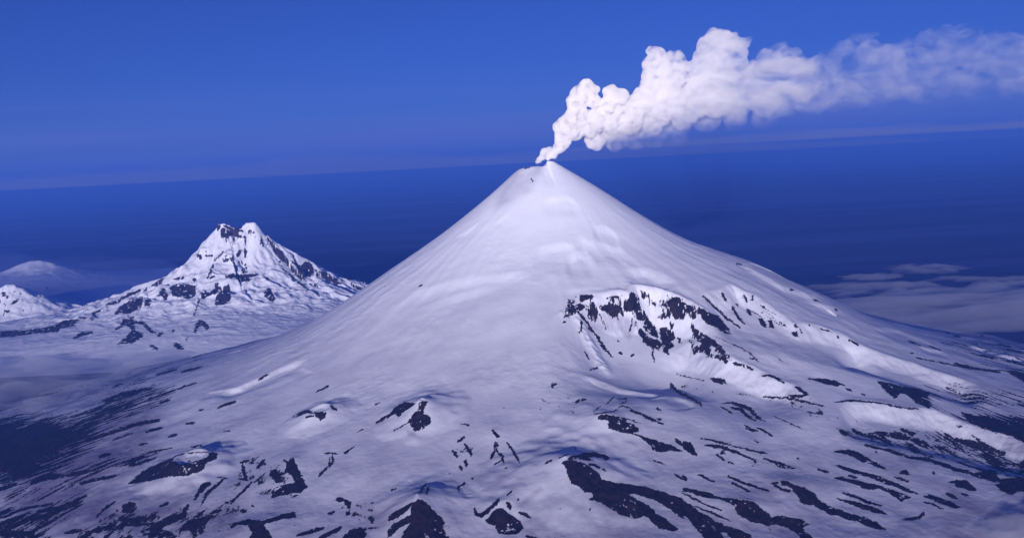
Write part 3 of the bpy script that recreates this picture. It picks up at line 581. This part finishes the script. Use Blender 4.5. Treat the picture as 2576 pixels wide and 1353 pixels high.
# ================================================================= other mountains
ash_shade_gen = None
M_FAR = snow_rock('snow_and_far_rock', tex=2.2, rock_col=(.02,.017,.02))
def mountain(name, label, ridges, base, L, x0, x1, y0, y1, step, seed, polys=(), lines=(), slope_rock=0., rough=1.0, mat=None):
    xs = np.arange(x0, x1, step); ys = np.arange(y0, y1, step)
    X, Y = np.meshgrid(xs, ys)
    wx = X + fbm(X/500, Y/500, seed, 3)*34*rough; wy = Y + fbm(X/500, Y/500, seed+9, 3)*60*rough
    best = np.full(X.shape, 0.); along = np.zeros(X.shape); ee = np.zeros(X.shape); off = 0.
    for pts, Ls in ridges:
        P3 = [at(px, py, yy) for px, py, yy in pts]
        for a, b in zip(P3[:-1], P3[1:]):
            d = (b-a)[:2]; l2 = float(d@d)
            for (qx, qy, wgt) in ((wx, wy, 1.),):
                t = np.clip(((qx-a[0])*d[0]+(qy-a[1])*d[1])/l2, 0, 1)
                e = np.hypot(qx-a[0]-t*d[0], qy-a[1]-t*d[1])
                zr = a[2]+(b[2]-a[2])*t - base
                h = zr*np.exp(-np.maximum(e-28, 0)/(L*Ls*.85))
                mm = h > best; along = np.where(mm, off+t*math.sqrt(l2), along); ee = np.where(mm, e, ee)
                best = np.maximum(best, h)
            off += math.sqrt(l2)
    z = base + best
    amp = np.clip(best/600, 0, 1)*rough*(.25+.75*sstep(ee/160))
    rb = ridged(along/330+fbm(X/500, Y/500, seed+60, 2)*.6, ee/1800, seed+61, 3)-.55
    z = z + rb*185*amp*sstep(ee/500)*(1-sstep((ee-1700)/1500))
    z = z + (ridged(X/420, Y/420, seed+20, 4)-.55)*120*amp*.5 + fbm(X/120, Y/120, seed+30, 3)*16*amp + fbm(X/900, Y/900, seed+33, 3)*20*rough
    dist_ = np.hypot(X, Y)
    rock, dens, ash_shade = survey_maps(X, Y, z, np.ones(X.shape, bool), polys, lines, (), (), soft=1.5, warp=1.2)
    gy, gx = np.gradient(z, step)
    sl = np.hypot(gx, gy)
    if slope_rock:
        r2 = (sl-slope_rock+fbm(X/90, Y/90, seed+40, 3)*.7)*2.2
        rock = np.maximum(rock, np.clip(r2, -1, 1))
    inner = perlin(X/60, Y/60, seed+50)
    rock = np.where(rock > 0, rock-np.clip((inner-.30)*5, 0, 1.6), rock)
    # sink the outer edge
    ed = np.minimum.reduce([(X-x0)/900, (x1-X)/900, (Y-y0)/2600, (y1-Y)/900])
    z = z - (1-sstep(ed))*(z+40)
    co = np.stack([X, Y, z], -1)
    o = make_mesh(name, co.reshape(-1, 3), grid_faces(*X.shape), mat or M_FAR, dict(rock=rock, ash_shade=ash_shade*0))
    tag(o, label, 'mountain', 'structure'); return o

TW_POLY = [
 ('A',[(1660,330),(1690,310),(1740,345),(1790,350),(1830,380),(1800,385),(1750,365),(1720,390),(1670,380)]),
 ('A',[(1280,760),(1330,735),(1370,740),(1410,735),(1470,745),(1480,790),(1460,840),(1400,845),(1380,810),(1350,835),(1300,820)]),
 ('A',[(1700,670),(1760,660),(1850,665),(1950,655),(1945,670),(1880,685),(1885,715),(1800,715),(1780,685),(1705,690)]),
 ('A',[(1510,800),(1550,780),(1570,800),(1640,760),(1650,790),(1560,830),(1520,850)]),
 ('A',[(1690,760),(1720,730),(1750,790),(1740,850),(1700,890),(1620,890),(1640,820)]),
 ('A',[(1220,770),(1240,760),(1265,820),(1250,860),(1215,820),(1190,830)]),
 ('A',[(860,970),(900,910),(980,860),(1080,830),(1090,850),(1050,920),(960,960),(900,950)]),
 ('A',[(1100,850),(1140,850),(1130,900),(1090,900)]),('A',[(690,950),(780,920),(760,940),(700,970)]),('A',[(670,1000),(720,970),(700,1010)]),
 ('A',[(2000,780),(2030,760),(2080,840),(2050,870),(2000,830)]),('A',[(2250,620),(2310,560),(2350,580),(2370,640),(2340,680),(2260,660)]),
 ('A',[(2410,640),(2450,640),(2550,700),(2576,740),(2500,720),(2430,690)]),('A',[(2080,540),(2120,560),(2110,580)]),
 ('A',[(880,1170),(950,1130),(1000,1080),(940,1040),(900,1060),(930,1000),(1010,980),(1020,1080),(1080,1120),(990,1165),(940,1165)]),
 ('A',[(1460,1090),(1490,1010),(1540,1010),(1580,1060),(1560,1080),(1530,1050),(1500,1050),(1480,1100)]),
 ('A',[(0,1090),(200,1080),(300,1070),(400,1050),(480,1010),(600,1000),(560,1050),(450,1070),(440,1095),(250,1110),(100,1130),(0,1135)]),
]
TW_LINE = [
 ('A',20,[(1020,1020),(1080,1030),(1140,1090),(1170,1100)]),('A',14,[(870,1080),(940,1035)]),('A',22,[(560,1140),(620,1110),(700,1100)]),('A',20,[(1310,1160),(1380,1180)]),
 ('A',14,[(1190,1120),(1230,1100)]),('A',12,[(1300,1090),(1320,1080)]),('A',18,[(800,890),(880,870),(960,820),(1060,780)]),('A',20,[(480,1030),(560,1040)]),('A',22,[(1490,510),(1520,545)]),
 ('A',12,[(1540,520),(1600,520)]),('A',14,[(1610,590),(1570,680)]),('A',14,[(1310,700),(1390,685)]),('A',24,[(1465,695),(1475,705)]),('A',10,[(1690,485),(1620,560)]),('A',14,[(1560,690),(1620,680)]),
 ('A',9,[(1500,850),(1490,900),(1460,980)]),('A',9,[(1855,580),(1860,650)]),('A',18,[(2010,690),(2030,700)]),('A',14,[(2200,560),(2280,620)]),('A',10,[(2380,620),(2400,690)]),('A',9,[(2400,800),(2405,830)]),
 ('A',14,[(1750,300),(1830,340)]),('A',12,[(1890,330),(1920,350)]),('A',9,[(2130,620),(2330,780)]),('A',10,[(600,985),(650,990)]),('A',10,[(1130,1170),(1190,1185)]),('A',10,[(1010,1100),(1080,1110)]),
 ('A',10,[(1400,1140),(1420,1120)]),('A',8,[(1700,760),(1660,880)]),
]
tw = mountain('mountain', 'jagged snowy mountain with two small rocky summit horns and a long left ridge', [
 ([(60,832,18600),(140,806,19000),(200,785,19300),(250,757,19500),(300,742,19600),(350,716,19700),(400,702,19800),(440,690,19900),(480,662,20000),(500,642,20000),(520,622,20000),(545,606,20000),(550,590,20000),(549,576,20000),(557,563,20000)], 1.0),
 ([(549,574,20000),(553,564,20000),(562,562,20000),(574,567,20000),(584,573,20000),(602,576,20000),(612,575,20000)], .35),
 ([(560,566,19980),(566,590,19800),(580,620,19600)], .12),
 ([(612,577,20000),(614,566,20000),(620,561,20000),(638,561,20000),(645,568,20000),(650,578,20000),(670,592,20000),(700,613,20000),(740,634,20000),(768,650,20000)], .9),
 ([(768,650,20000),(772,664,19950),(800,678,19950),(830,688,19950),(870,701,19900),(925,716,19900),(990,745,19900)], .8),
 ([(560,580,19950),(540,640,19650),(490,700,19250),(440,735,18950),(390,775,18700),(330,830,18300)], .45),
 ([(630,575,19950),(635,650,19550),(600,715,19200),(560,765,18900),(500,820,18350)], .5),
 ([(670,600,19950),(715,690,19350),(690,745,19000),(670,790,18700)], .38),
 ([(740,640,19950),(780,710,19450),(800,750,19100),(780,785,18600)], .35),
 ([(640,640,19650),(620,690,19350),(640,740,19000)], .3),
 ([(350,792,18500),(330,812,18100),(318,832,17800)], .16),
 ([(505,800,18300),(515,825,18000)], .15),
 ([(735,760,18300),(780,785,17900)], .25),
 ], 120, 1750, -13500, -600, 14300, 23000, 15, 300, TW_POLY, TW_LINE, slope_rock=2.1)
LH_LINE = [('A',28,[(15,735),(25,745)]),('A',16,[(80,800),(130,780)]),('A',12,[(130,1030),(150,970),(200,1020),(210,1070)]),('A',14,[(320,1040),(370,1010)]),('A',12,[(30,840),(60,850)]),('A',10,[(160,850),(165,860)])]
lh = mountain('mountain', 'small bright snowy peak at the left edge in front of the hazy dome', [
 ([(-160,731,20600),(-80,709,20600),(-30,713,20600),(0,707,20600),(14,699,20600),(30,701,20600),(42,719,20600),(60,729,20600),(90,748,20600),(120,759,20600),(150,777,20500),(175,803,20400),(200,826,20300)], .75),
 ([(30,712,20550),(50,761,20300),(40,806,20000)], .35),
 ([(120,768,20550),(110,791,20300),(130,816,20000)], .3),
 ], 120, 1300, -15500, -6500, 18600, 24000, 16, 400, (), LH_LINE, slope_rock=1.4)
fd = mountain('mountain', 'distant pale dome-shaped mountain faded blue by the haze, behind the left ridge', [
 ([(-120,755,27000),(-40,700,27000),(0,690,27000),(30,675,27000),(50,665,27000),(75,657,27000),(100,655,27000),(125,660,27000),(145,670,27000),(165,687,27000),(190,698,27000),(230,707,27000),(270,717,27000),(290,722,27000),(300,715,27000),(315,713,27000),(335,723,27000),(380,740,27000),(430,765,27000)], 1.0),
 ], 70, 2000, -19500, -6500, 20500, 32500, 32, 500, (), [('A',22,[(350,765),(360,765)]),('A',14,[(30,800),(60,790)])], slope_rock=0, rough=.3)

# ================================================================= sea
def sea_mat():
    m, ns, ln = new_mat('sea_water')
    geo = N(ns, 'ShaderNodeNewGeometry')
    mp = N(ns, 'ShaderNodeMapping'); ln.new(geo.outputs['Position'], mp.inputs['Vector']); mp.inputs['Scale'].default_value = (.000025, .00016, 1)
    t = N(ns, 'ShaderNodeTexNoise'); ln.new(mp.outputs[0], t.inputs['Vector']); t.inputs['Scale'].default_value = 1.6; t.inputs['Detail'].default_value = 5
    cr = N(ns, 'ShaderNodeValToRGB'); ln.new(t.outputs['Fac'], cr.inputs['Fac'])
    cr.color_ramp.elements[0].position = .40; cr.color_ramp.elements[0].color = (.024,.040,.15, 1)
    cr.color_ramp.elements[1].position = .68; cr.color_ramp.elements[1].color = (.10,.105,.34, 1)
    b = N(ns, 'ShaderNodeBsdfPrincipled'); ln.new(cr.outputs['Color'], b.inputs['Base Color']); b.inputs['Roughness'].default_value = .9
    b.inputs['Specular IOR Level'].default_value = .0
    o = N(ns, 'ShaderNodeOutputMaterial'); ln.new(b.outputs[0], o.inputs['Surface']); return m
SR = 600000.
ang = np.linspace(0, 2*np.pi, 721)[:-1]
rad = np.array([50., 20000, 80000, 300000, SR])
vv = [(r*math.cos(a), r*math.sin(a), 0.) for r in rad for a in ang]
ff = [(k*720+i, k*720+(i+1) % 720, (k+1)*720+(i+1) % 720, (k+1)*720+i) for k in range(len(rad)-1) for i in range(720)]
sea = make_mesh('sea', np.array(vv), np.array(ff), sea_mat())
tag(sea, 'deep blue open sea reaching to the horizon behind the mountains', 'sea', 'structure')

# ================================================================= low clouds
def vol_mat(name, dens, col, aniso=.2, fade=None):
    m, ns, ln = new_mat(name)
    v = N(ns, 'ShaderNodeVolumePrincipled'); v.inputs['Color'].default_value = (*col, 1); v.inputs['Density'].default_value = dens; v.inputs['Anisotropy'].default_value = aniso
    o = N(ns, 'ShaderNodeOutputMaterial'); ln.new(v.outputs[0], o.inputs['Volume']); return m, ns, ln, v
def cloud(name, label, cx, cy, cz, rx, ry, th_, mat, seed, group=None, rotz=0., bump=.5, fx=900., under=.35):
    n, k = 150, 60
    a = np.linspace(0, 2*np.pi, n, endpoint=False)
    rr_ = np.linspace(0, 1, k)**.8
    Rr, Aa = np.meshgrid(rr_, a, indexing='ij')
    ux = Rr*np.cos(Aa); uy = Rr*np.sin(Aa)
    edge = 1+.28*perlin(np.cos(Aa)*2.2+5, np.sin(Aa)*2.2, seed)+.12*perlin(np.cos(Aa)*6, np.sin(Aa)*6, seed+1)
    x = ux*rx*edge; y = uy*ry*edge
    c_, s_ = math.cos(rotz), math.sin(rotz)
    xw = cx+x*c_-y*s_; yw = cy+x*s_+y*c_
    t = np.sqrt(np.clip(1-Rr**2, 0, 1))
    bb = np.clip(.62+fbm(xw/fx, yw/(fx*.8), seed+3, 4)*bump*1.6, .08, 2)
    zt = cz+th_*t*bb; zb = cz-th_*under*t*(.7+.3*bb)
    top = np.stack([xw, yw, zt], -1).reshape(-1, 3); bot = np.stack([xw, yw, zb], -1).reshape(-1, 3)
    nn = n*k
    fs = []
    for i in range(k-1):
        for j in range(n):
            j2 = (j+1) % n
            fs.append((i*n+j, (i+1)*n+j, (i+1)*n+j2, i*n+j2))
            fs.append((nn+i*n+j2, nn+(i+1)*n+j2, nn+(i+1)*n+j, nn+i*n+j))
    me = bpy.data.meshes.new(name); me.from_pydata(np.concatenate([top, bot]).tolist(), [], fs)
    import bmesh
    bm = bmesh.new(); bm.from_mesh(me); bmesh.ops.remove_doubles(bm, verts=bm.verts, dist=.05); bmesh.ops.dissolve_degenerate(bm, edges=bm.edges, dist=.01)
    bmesh.ops.recalc_face_normals(bm, faces=bm.faces); bm.to_mesh(me); bm.free()
    me.materials.append(mat); o = bpy.data.objects.new(name, me); C.objects.link(o)
    tag(o, label, 'cloud', 'thing', group); return o
CM = vol_mat('low_cloud', .0013, (.97,.975,.98))[0]
CM2 = vol_mat('thin_cloud', .0014, (.97,.975,.98))[0]
def cl(px, py, Y, *a, **k):
    p = at(px, py, Y); return p
p = at(150, 940, 14500); cloud('cloud', 'wide low cloud bank filling the valley between the left mountains and the volcano foot', p[0]-2300, 14300, 110, 4700, 2300, 130, CM, 11, 'low clouds', bump=1.0, fx=700.)
BAND = vol_mat('stratus', 3.2e-5, (.72,.80,.97))[0]
cloud('cloud', 'long pale stratus band lying along the left half of the horizon', -18000, 62000, 2870, 50000, 9500, 1250, BAND, 21, 'stratus bands', fx=12000, bump=.5, under=.03)
cloud('cloud', 'long pale stratus band under the drifting plume at the right', 23000, 52000, 3330, 22000, 7000, 620, vol_mat('stratus_dense', 7e-5, (.75,.82,.97))[0], 22, 'stratus bands', fx=7000, bump=.7, under=.05)
p = at(2420, 735, 18500); cloud('cloud', 'long thin cloud streak over the sea, above the dark gap at the right', p[0]+900, 18500, p[2]-60, 3900, 2300, 200, CM2, 12, 'low clouds', fx=1000, bump=.8)
p = at(2190, 697, 19500); cloud('cloud', 'small faint cloud wisp, highest of those over the sea at the right', p[0], 19500, p[2], 620, 500, 75, CM2, 13, 'low clouds', fx=400)
for n_, (cx_, cy_, lab_) in enumerate(((2330, 676, 'narrow cloud streak over the sea, level with the faint wisp and right of it'), (2520, 700, 'short cloud streak at the right edge, over the long thin streak'))):
    p = at(cx_, cy_, 21000); cloud('cloud', lab_, p[0], 21000, p[2], (800, 1300)[n_], 900, 50, CM2, 31+n_, 'low clouds', fx=400, bump=1.2)
p = at(2500, 830, 15200); cloud('cloud', 'pale low cloud deck over the sea right behind the volcano right foot', 7900, 15700, 150, 4300, 2100, 170, CM, 14, 'low clouds', fx=1200, bump=.6)
p = hit(2600, 1330); zc_ = float(base_height(p[0], p[1])); cloud('cloud', 'soft grey-blue cloud puff covering the bottom right corner of the lava slope', p[0]+200, p[1]-60, zc_+25, 640, 360, 95, vol_mat('near_cloud', .007, (.96,.965,.98))[0], 15, 'low clouds', fx=220)

p = at(90, 700, 23200); cloud('mist', 'blue mist veiling the distant dome-shaped mountain at the left', p[0]-1500, 22900, 150, 7500, 1300, 1800, vol_mat('blue_mist', 3.4e-4, (.26,.36,.76))[0], 16, None, fx=2500, bump=.25)
# ================================================================= steam plume
PUFF = [  # px, py, radius px, depth offset
 (1352,408,5,0),(1357,402,8,0),(1364,396,9,0),(1370,384,13,-10),(1384,382,13,0),(1378,392,11,0),(1392,388,12,0),(1400,377,13,0),(1408,368,16,0),(1416,356,20,0),
 (1415,340,20,0),(1425,322,30,0),(1445,330,26,20),(1438,308,28,0),(1404,322,14,0),(1458,300,26,0),(1452,280,26,0),(1450,262,24,0),(1460,240,26,0),(1482,232,22,0),(1476,218,20,0),(1490,252,20,0),(1442,250,14,0),
 (1480,310,34,40),(1500,300,28,30),(1515,290,26,40),(1530,262,22,0),(1540,240,24,0),(1560,245,24,0),(1550,272,30,40),(1578,260,20,20),(1540,305,34,60),(1580,300,40,60),
 (1600,270,34,60),(1625,250,36,60),(1640,215,30,40),(1630,190,18,0),(1640,165,26,0),(1652,140,22,0),(1640,130,14,0),(1668,170,30,0),(1690,160,26,0),(1705,145,18,0),(1680,200,36,20),(1700,185,28,20),(1715,170,22,0),
 (1672,235,42,60),(1660,270,40,80),(1700,260,40,80),(1720,290,36,120),(1640,310,34,120),(1745,250,44,100),(1760,205,34,60),(1750,170,22,40),(1772,150,30,40),(1780,120,28,20),(1800,100,26,0),(1795,92,14,0),(1820,112,34,20),(1840,100,18,0),(1850,120,26,40),
 (1810,150,40,60),(1840,160,34,60),(1872,110,14,20),(1884,100,9,20),(1862,135,20,40),(1800,200,46,100),(1850,200,46,120),(1800,250,46,140),(1850,255,44,160),(1890,230,46,160),(1880,190,34,120),
 (1905,180,30,140),(1930,150,28,120),(1950,135,24,100),(1965,122,16,80),(1975,140,26,120),(2000,140,20,120),(1940,200,48,180),(1990,190,46,200),(1930,250,46,200),(1980,245,50,220),(2030,215,52,240),(2020,180,34,220),(2040,250,44,260),
 (2060,170,30,240),(2090,150,28,240),(2120,130,26,240),(2150,112,24,240),(2170,98,18,230),(2188,92,10,220),(2205,86,6,220),(2080,200,48,280),(2130,180,46,300),(2160,150,38,280),(2100,240,40,300),(2150,230,46,320),(2200,200,50,340),
 (2190,140,36,320),(2230,160,46,340),(2210,240,38,360),(2260,210,48,380),(2300,170,50,400),(2290,130,36,400),(2340,110,34,420),(2380,95,30,420),(2420,85,24,430),(2340,150,48,440),(2320,220,44,440),(2380,190,52,460),(2400,130,44,480),
 (2440,110,36,480),(2380,235,34,460),(2440,170,54,500),(2450,220,42,500),(2500,130,46,520),(2510,190,58,540),(2540,140,52,560),(2570,200,54,580),(2600,150,60,600),(2620,215,50,620),(2660,180,64,640),(2720,170,70,680),(2780,190,60,700),(2500,225,34,540),(2560,230,26,560),
]
HAZEP = [ # faint skirt under the plume
 (1500,350,26,100),(1550,345,34,140),(1600,345,34,180),(1650,345,30,200),(1700,335,34,220),(1780,300,34,260),(1850,300,30,260),(1920,300,30,280),
]
import bmesh
def ico(sub):
    bm = bmesh.new(); bmesh.ops.create_icosphere(bm, subdivisions=sub, radius=1.0)
    v = np.array([x.co[:] for x in bm.verts]); f = [[q.index for q in p_.verts] for p_ in bm.faces]; bm.free(); return v, np.array(f)
IV, IF_ = ico(3)
def puffs(name, lst, mat, voxel, disp, seed):
    rs = np.random.RandomState(seed); vs, fs, o0 = [], [], 0
    for px, py, R, dz in lst:
        c = at(px, py, 11960+dz*2.2); k = np.linalg.norm(c-CAM)/F*R
        items = [(c, k)]
        for j in range(5 if R > 12 else 2):
            d = rs.randn(3); d /= np.linalg.norm(d); d[1] = -abs(d[1])*.8
            items.append((c+d*k*.72, k*(.34+.2*rs.rand())))
        for cc, kk in items:
            vs.append(IV*kk+cc); fs.append(IF_+o0); o0 += len(IV)
    me = bpy.data.meshes.new(name); me.from_pydata(np.concatenate(vs).tolist(), [], np.concatenate(fs).tolist()); me.materials.append(mat)
    o = bpy.data.objects.new(name, me); C.objects.link(o)
    r = o.modifiers.new('remesh', 'REMESH'); r.mode = 'VOXEL'; r.voxel_size = voxel; r.use_smooth_shade = True
    for sc_, st_ in ((130., disp), (48., disp*.55), (20., disp*.28)):
        tx = bpy.data.textures.new('billow', 'CLOUDS'); tx.noise_scale = sc_; tx.noise_depth = 3; tx.noise_type = 'SOFT_NOISE'
        d = o.modifiers.new('billow', 'DISPLACE'); d.texture = tx; d.strength = st_; d.mid_level = .5; d.texture_coords = 'GLOBAL'
    return o
def plume_mat():
    m, ns, ln, v = vol_mat('steam', .01, (.978,.977,.982), -.1)
    g = N(ns, 'ShaderNodeNewGeometry')
    sp = N(ns, 'ShaderNodeSeparateXYZ'); ln.new(g.outputs['Position'], sp.inputs[0])
    cr = N(ns, 'ShaderNodeFloatCurve')
    mr = N(ns, 'ShaderNodeMapRange'); ln.new(sp.outputs['X'], mr.inputs['Value']); mr.inputs['From Min'].default_value = 300; mr.inputs['From Max'].default_value = 6300
    ln.new(mr.outputs[0], cr.inputs['Value'])
    cv = cr.mapping.curves[0]; pts = [(0, 1), (.12, .9), (.25, .24), (.4, .07), (.6, .017), (.8, .007), (1, .005)]
    cv.points[0].location = pts[0]; cv.points[1].location = pts[-1]
    for q in pts[1:-1]: cv.points.new(*q)
    cr.mapping.update()
    t = N(ns, 'ShaderNodeTexNoise'); mpp = N(ns, 'ShaderNodeMapping'); ln.new(g.outputs['Position'], mpp.inputs['Vector']); mpp.inputs['Scale'].default_value = (.6, .8, 1.1); mpp.inputs['Rotation'].default_value = (0, -.35, 0)
    ln.new(mpp.outputs[0], t.inputs['Vector']); t.inputs['Scale'].default_value = .0042; t.inputs['Detail'].default_value = 4; t.inputs['Roughness'].default_value = .55; t.inputs['Distortion'].default_value = .9
    m2 = N(ns, 'ShaderNodeMapRange'); ln.new(t.outputs['Fac'], m2.inputs['Value'])
    m3 = N(ns, 'ShaderNodeMapRange'); ln.new(sp.outputs['X'], m3.inputs['Value']); m3.inputs['From Min'].default_value = 1700; m3.inputs['From Max'].default_value = 3300
    mm = N(ns, 'ShaderNodeMix'); ln.new(m3.outputs[0], mm.inputs['Factor']); tf = N(ns, 'ShaderNodeTexNoise'); ln.new(g.outputs['Position'], tf.inputs['Vector']); tf.inputs['Scale'].default_value = .012; tf.inputs['Detail'].default_value = 3
    mf = N(ns, 'ShaderNodeMapRange'); ln.new(tf.outputs['Fac'], mf.inputs['Value']); mf.inputs['From Min'].default_value = .40; mf.inputs['From Max'].default_value = .58; mf.inputs['To Min'].default_value = .1; mf.inputs['To Max'].default_value = 1.25
    ln.new(mf.outputs[0], mm.inputs['A']); ln.new(m2.outputs[0], mm.inputs['B']); m2.inputs['From Min'].default_value = .43; m2.inputs['From Max'].default_value = .60; m2.inputs['To Min'].default_value = .04; m2.inputs['To Max'].default_value = 1.7
    mu = N(ns, 'ShaderNodeMath', operation='MULTIPLY'); ln.new(cr.outputs[0], mu.inputs[0]); ln.new(mm.outputs['Result'], mu.inputs[1])
    mu2 = N(ns, 'ShaderNodeMath', operation='MULTIPLY'); ln.new(mu.outputs[0], mu2.inputs[0]); mu2.inputs[1].default_value = .09
    # thinner, ragged underside
    hz = N(ns, 'ShaderNodeMath', operation='MULTIPLY_ADD'); ln.new(sp.outputs['X'], hz.inputs[0]); hz.inputs[1].default_value = -.048; ln.new(sp.outputs['Z'], hz.inputs[2])
    mz = N(ns, 'ShaderNodeMapRange', interpolation_type='SMOOTHSTEP'); ln.new(hz.outputs[0], mz.inputs['Value']); mz.inputs['From Min'].default_value = 2950; mz.inputs['From Max'].default_value = 3420; mz.inputs['To Min'].default_value = .02; mz.inputs['To Max'].default_value = 1
    mx_ = N(ns, 'ShaderNodeMapRange'); ln.new(sp.outputs['X'], mx_.inputs['Value']); mx_.inputs['From Min'].default_value = 650; mx_.inputs['From Max'].default_value = 1300
    mw = N(ns, 'ShaderNodeMix'); ln.new(mx_.outputs[0], mw.inputs['Factor']); mw.inputs['A'].default_value = 1; ln.new(mz.outputs[0], mw.inputs['B'])
    mu3 = N(ns, 'ShaderNodeMath', operation='MULTIPLY'); ln.new(mu2.outputs[0], mu3.inputs[0]); ln.new(mw.outputs['Result'], mu3.inputs[1])
    ln.new(mu3.outputs[0], v.inputs['Density'])
    m.cycles.volume_step_rate = .06
    return m
plume = puffs('smoke_plume', PUFF+HAZEP, plume_mat(), 8.5, 34., 5)
tag(plume, 'white billowing steam plume rising from the volcano summit and drifting right', 'smoke plume', 'thing')

# ================================================================= haze
def haze_box():
    m = vol_mat('haze_air', 1.8e-5, (.075,.21,.82), .0)[0]
    S_ = SR+2000.; z0, z1 = -300.0, 4640.
    v = [(-S_,-S_,z0),(S_,-S_,z0),(S_,S_,z0),(-S_,S_,z0),(-S_,-S_,z1),(S_,-S_,z1),(S_,S_,z1),(-S_,S_,z1)]
    f = [(0,3,2,1),(4,5,6,7),(0,1,5,4),(1,2,6,5),(2,3,7,6),(3,0,4,7)]
    me = bpy.data.meshes.new('haze'); me.from_pydata(v, [], f); me.materials.append(m)
    o = bpy.data.objects.new('haze', me); C.objects.link(o)
    tag(o, 'thin blue haze in the air over the sea and mountains', 'haze', 'stuff')
haze_box()

# ================================================================= light
SUN_EL, SUN_AZ = math.radians(6.5), math.radians(192)     # azimuth clockwise from +Y (towards the volcano)
to_sun = Vector((math.sin(SUN_AZ)*math.cos(SUN_EL), math.cos(SUN_AZ)*math.cos(SUN_EL), math.sin(SUN_EL)))
sl = bpy.data.lights.new('sun', 'SUN'); sl.energy = 5.0; sl.angle = math.radians(.5); sl.color = (1, .90, .865)
so = bpy.data.objects.new('sun', sl); C.objects.link(so); so.rotation_euler = to_sun.to_track_quat('Z', 'Y').to_euler()
w = bpy.data.worlds.new('World'); sc.world = w; w.use_nodes = True
ns, ln = w.node_tree.nodes, w.node_tree.links; ns.clear()
sky = ns.new('ShaderNodeTexSky'); sky.sky_type = 'NISHITA'; sky.sun_disc = False
sky.sun_elevation = SUN_EL; sky.sun_rotation = SUN_AZ; sky.altitude = 3000; sky.air_density = 1.0; sky.dust_density = .3; sky.ozone_density = 4.0
hs = ns.new('ShaderNodeMix'); tc = ns.new('ShaderNodeTexCoord')
def mnode(t, **k):
    n = ns.new(t)
    for a, b in k.items(): setattr(n, a, b)
    return n
mp = ns.new('ShaderNodeMapping'); mp.inputs['Scale'].default_value = (1.3, 1.3, 34); ln.new(tc.outputs['Generated'], mp.inputs['Vector'])
tn = ns.new('ShaderNodeTexNoise'); tn.inputs['Scale'].default_value = 1.7; tn.inputs['Detail'].default_value = 5; tn.inputs['Roughness'].default_value = .55; ln.new(mp.outputs[0], tn.inputs['Vector'])
t1 = ns.new('ShaderNodeMapRange'); ln.new(tn.outputs['Fac'], t1.inputs['Value']); t1.inputs['From Min'].default_value = .32; t1.inputs['From Max'].default_value = .66
sx = ns.new('ShaderNodeSeparateXYZ'); ln.new(tc.outputs['Generated'], sx.inputs[0])
t2 = ns.new('ShaderNodeMapRange'); ln.new(sx.outputs['Z'], t2.inputs['Value']); t2.inputs['From Min'].default_value = .10; t2.inputs['From Max'].default_value = .0; t2.interpolation_type = 'SMOOTHSTEP'
t3 = mnode('ShaderNodeMath', operation='MULTIPLY'); ln.new(t1.outputs[0], t3.inputs[0]); ln.new(t2.outputs[0], t3.inputs[1])
t4 = mnode('ShaderNodeMath', operation='MULTIPLY'); ln.new(t3.outputs[0], t4.inputs[0]); t4.inputs[1].default_value = .75
strat = ns.new('ShaderNodeMix'); strat.data_type = 'RGBA'; strat.inputs['B'].default_value = (1.3, 1.5, 4.6, 1); ln.new(t4.outputs[0], strat.inputs['Factor']); hs.data_type = 'RGBA'; hs.blend_type = 'MULTIPLY'; hs.inputs['Factor'].default_value = 1; hs.inputs['B'].default_value = (.33,.325,.76,1)
ln.new(sky.outputs[0], hs.inputs['A'])
bg = ns.new('ShaderNodeBackground'); bg.inputs['Strength'].default_value = .085
ln.new(hs.outputs['Result'], strat.inputs['A']); ln.new(strat.outputs['Result'], bg.inputs['Color'])
wo = ns.new('ShaderNodeOutputWorld'); ln.new(bg.outputs[0], wo.inputs['Surface'])

# ================================================================= camera and render settings
cam = bpy.data.cameras.new('camera'); cam.sensor_width = 36; cam.lens = 36*F/2576; cam.clip_start = 1; cam.clip_end = 3e6
cobj = bpy.data.objects.new('camera', cam); C.objects.link(cobj)
Mx = Matrix(((rt[0], up[0], -fw[0], 0), (rt[1], up[1], -fw[1], 0), (rt[2], up[2], -fw[2], H), (0, 0, 0, 1)))
cobj.matrix_world = Mx
sc.camera = cobj
sc.render.engine = 'CYCLES'
cy = sc.cycles
cy.max_bounces = 20; cy.diffuse_bounces = 2; cy.glossy_bounces = 1; cy.volume_bounces = 18; cy.transmission_bounces = 2
cy.volume_max_steps = 512
cy.use_denoising = True
sc.view_settings.view_transform = 'Standard'; sc.view_settings.look = 'None'; sc.view_settings.exposure = 0.55; sc.view_settings.gamma = 1
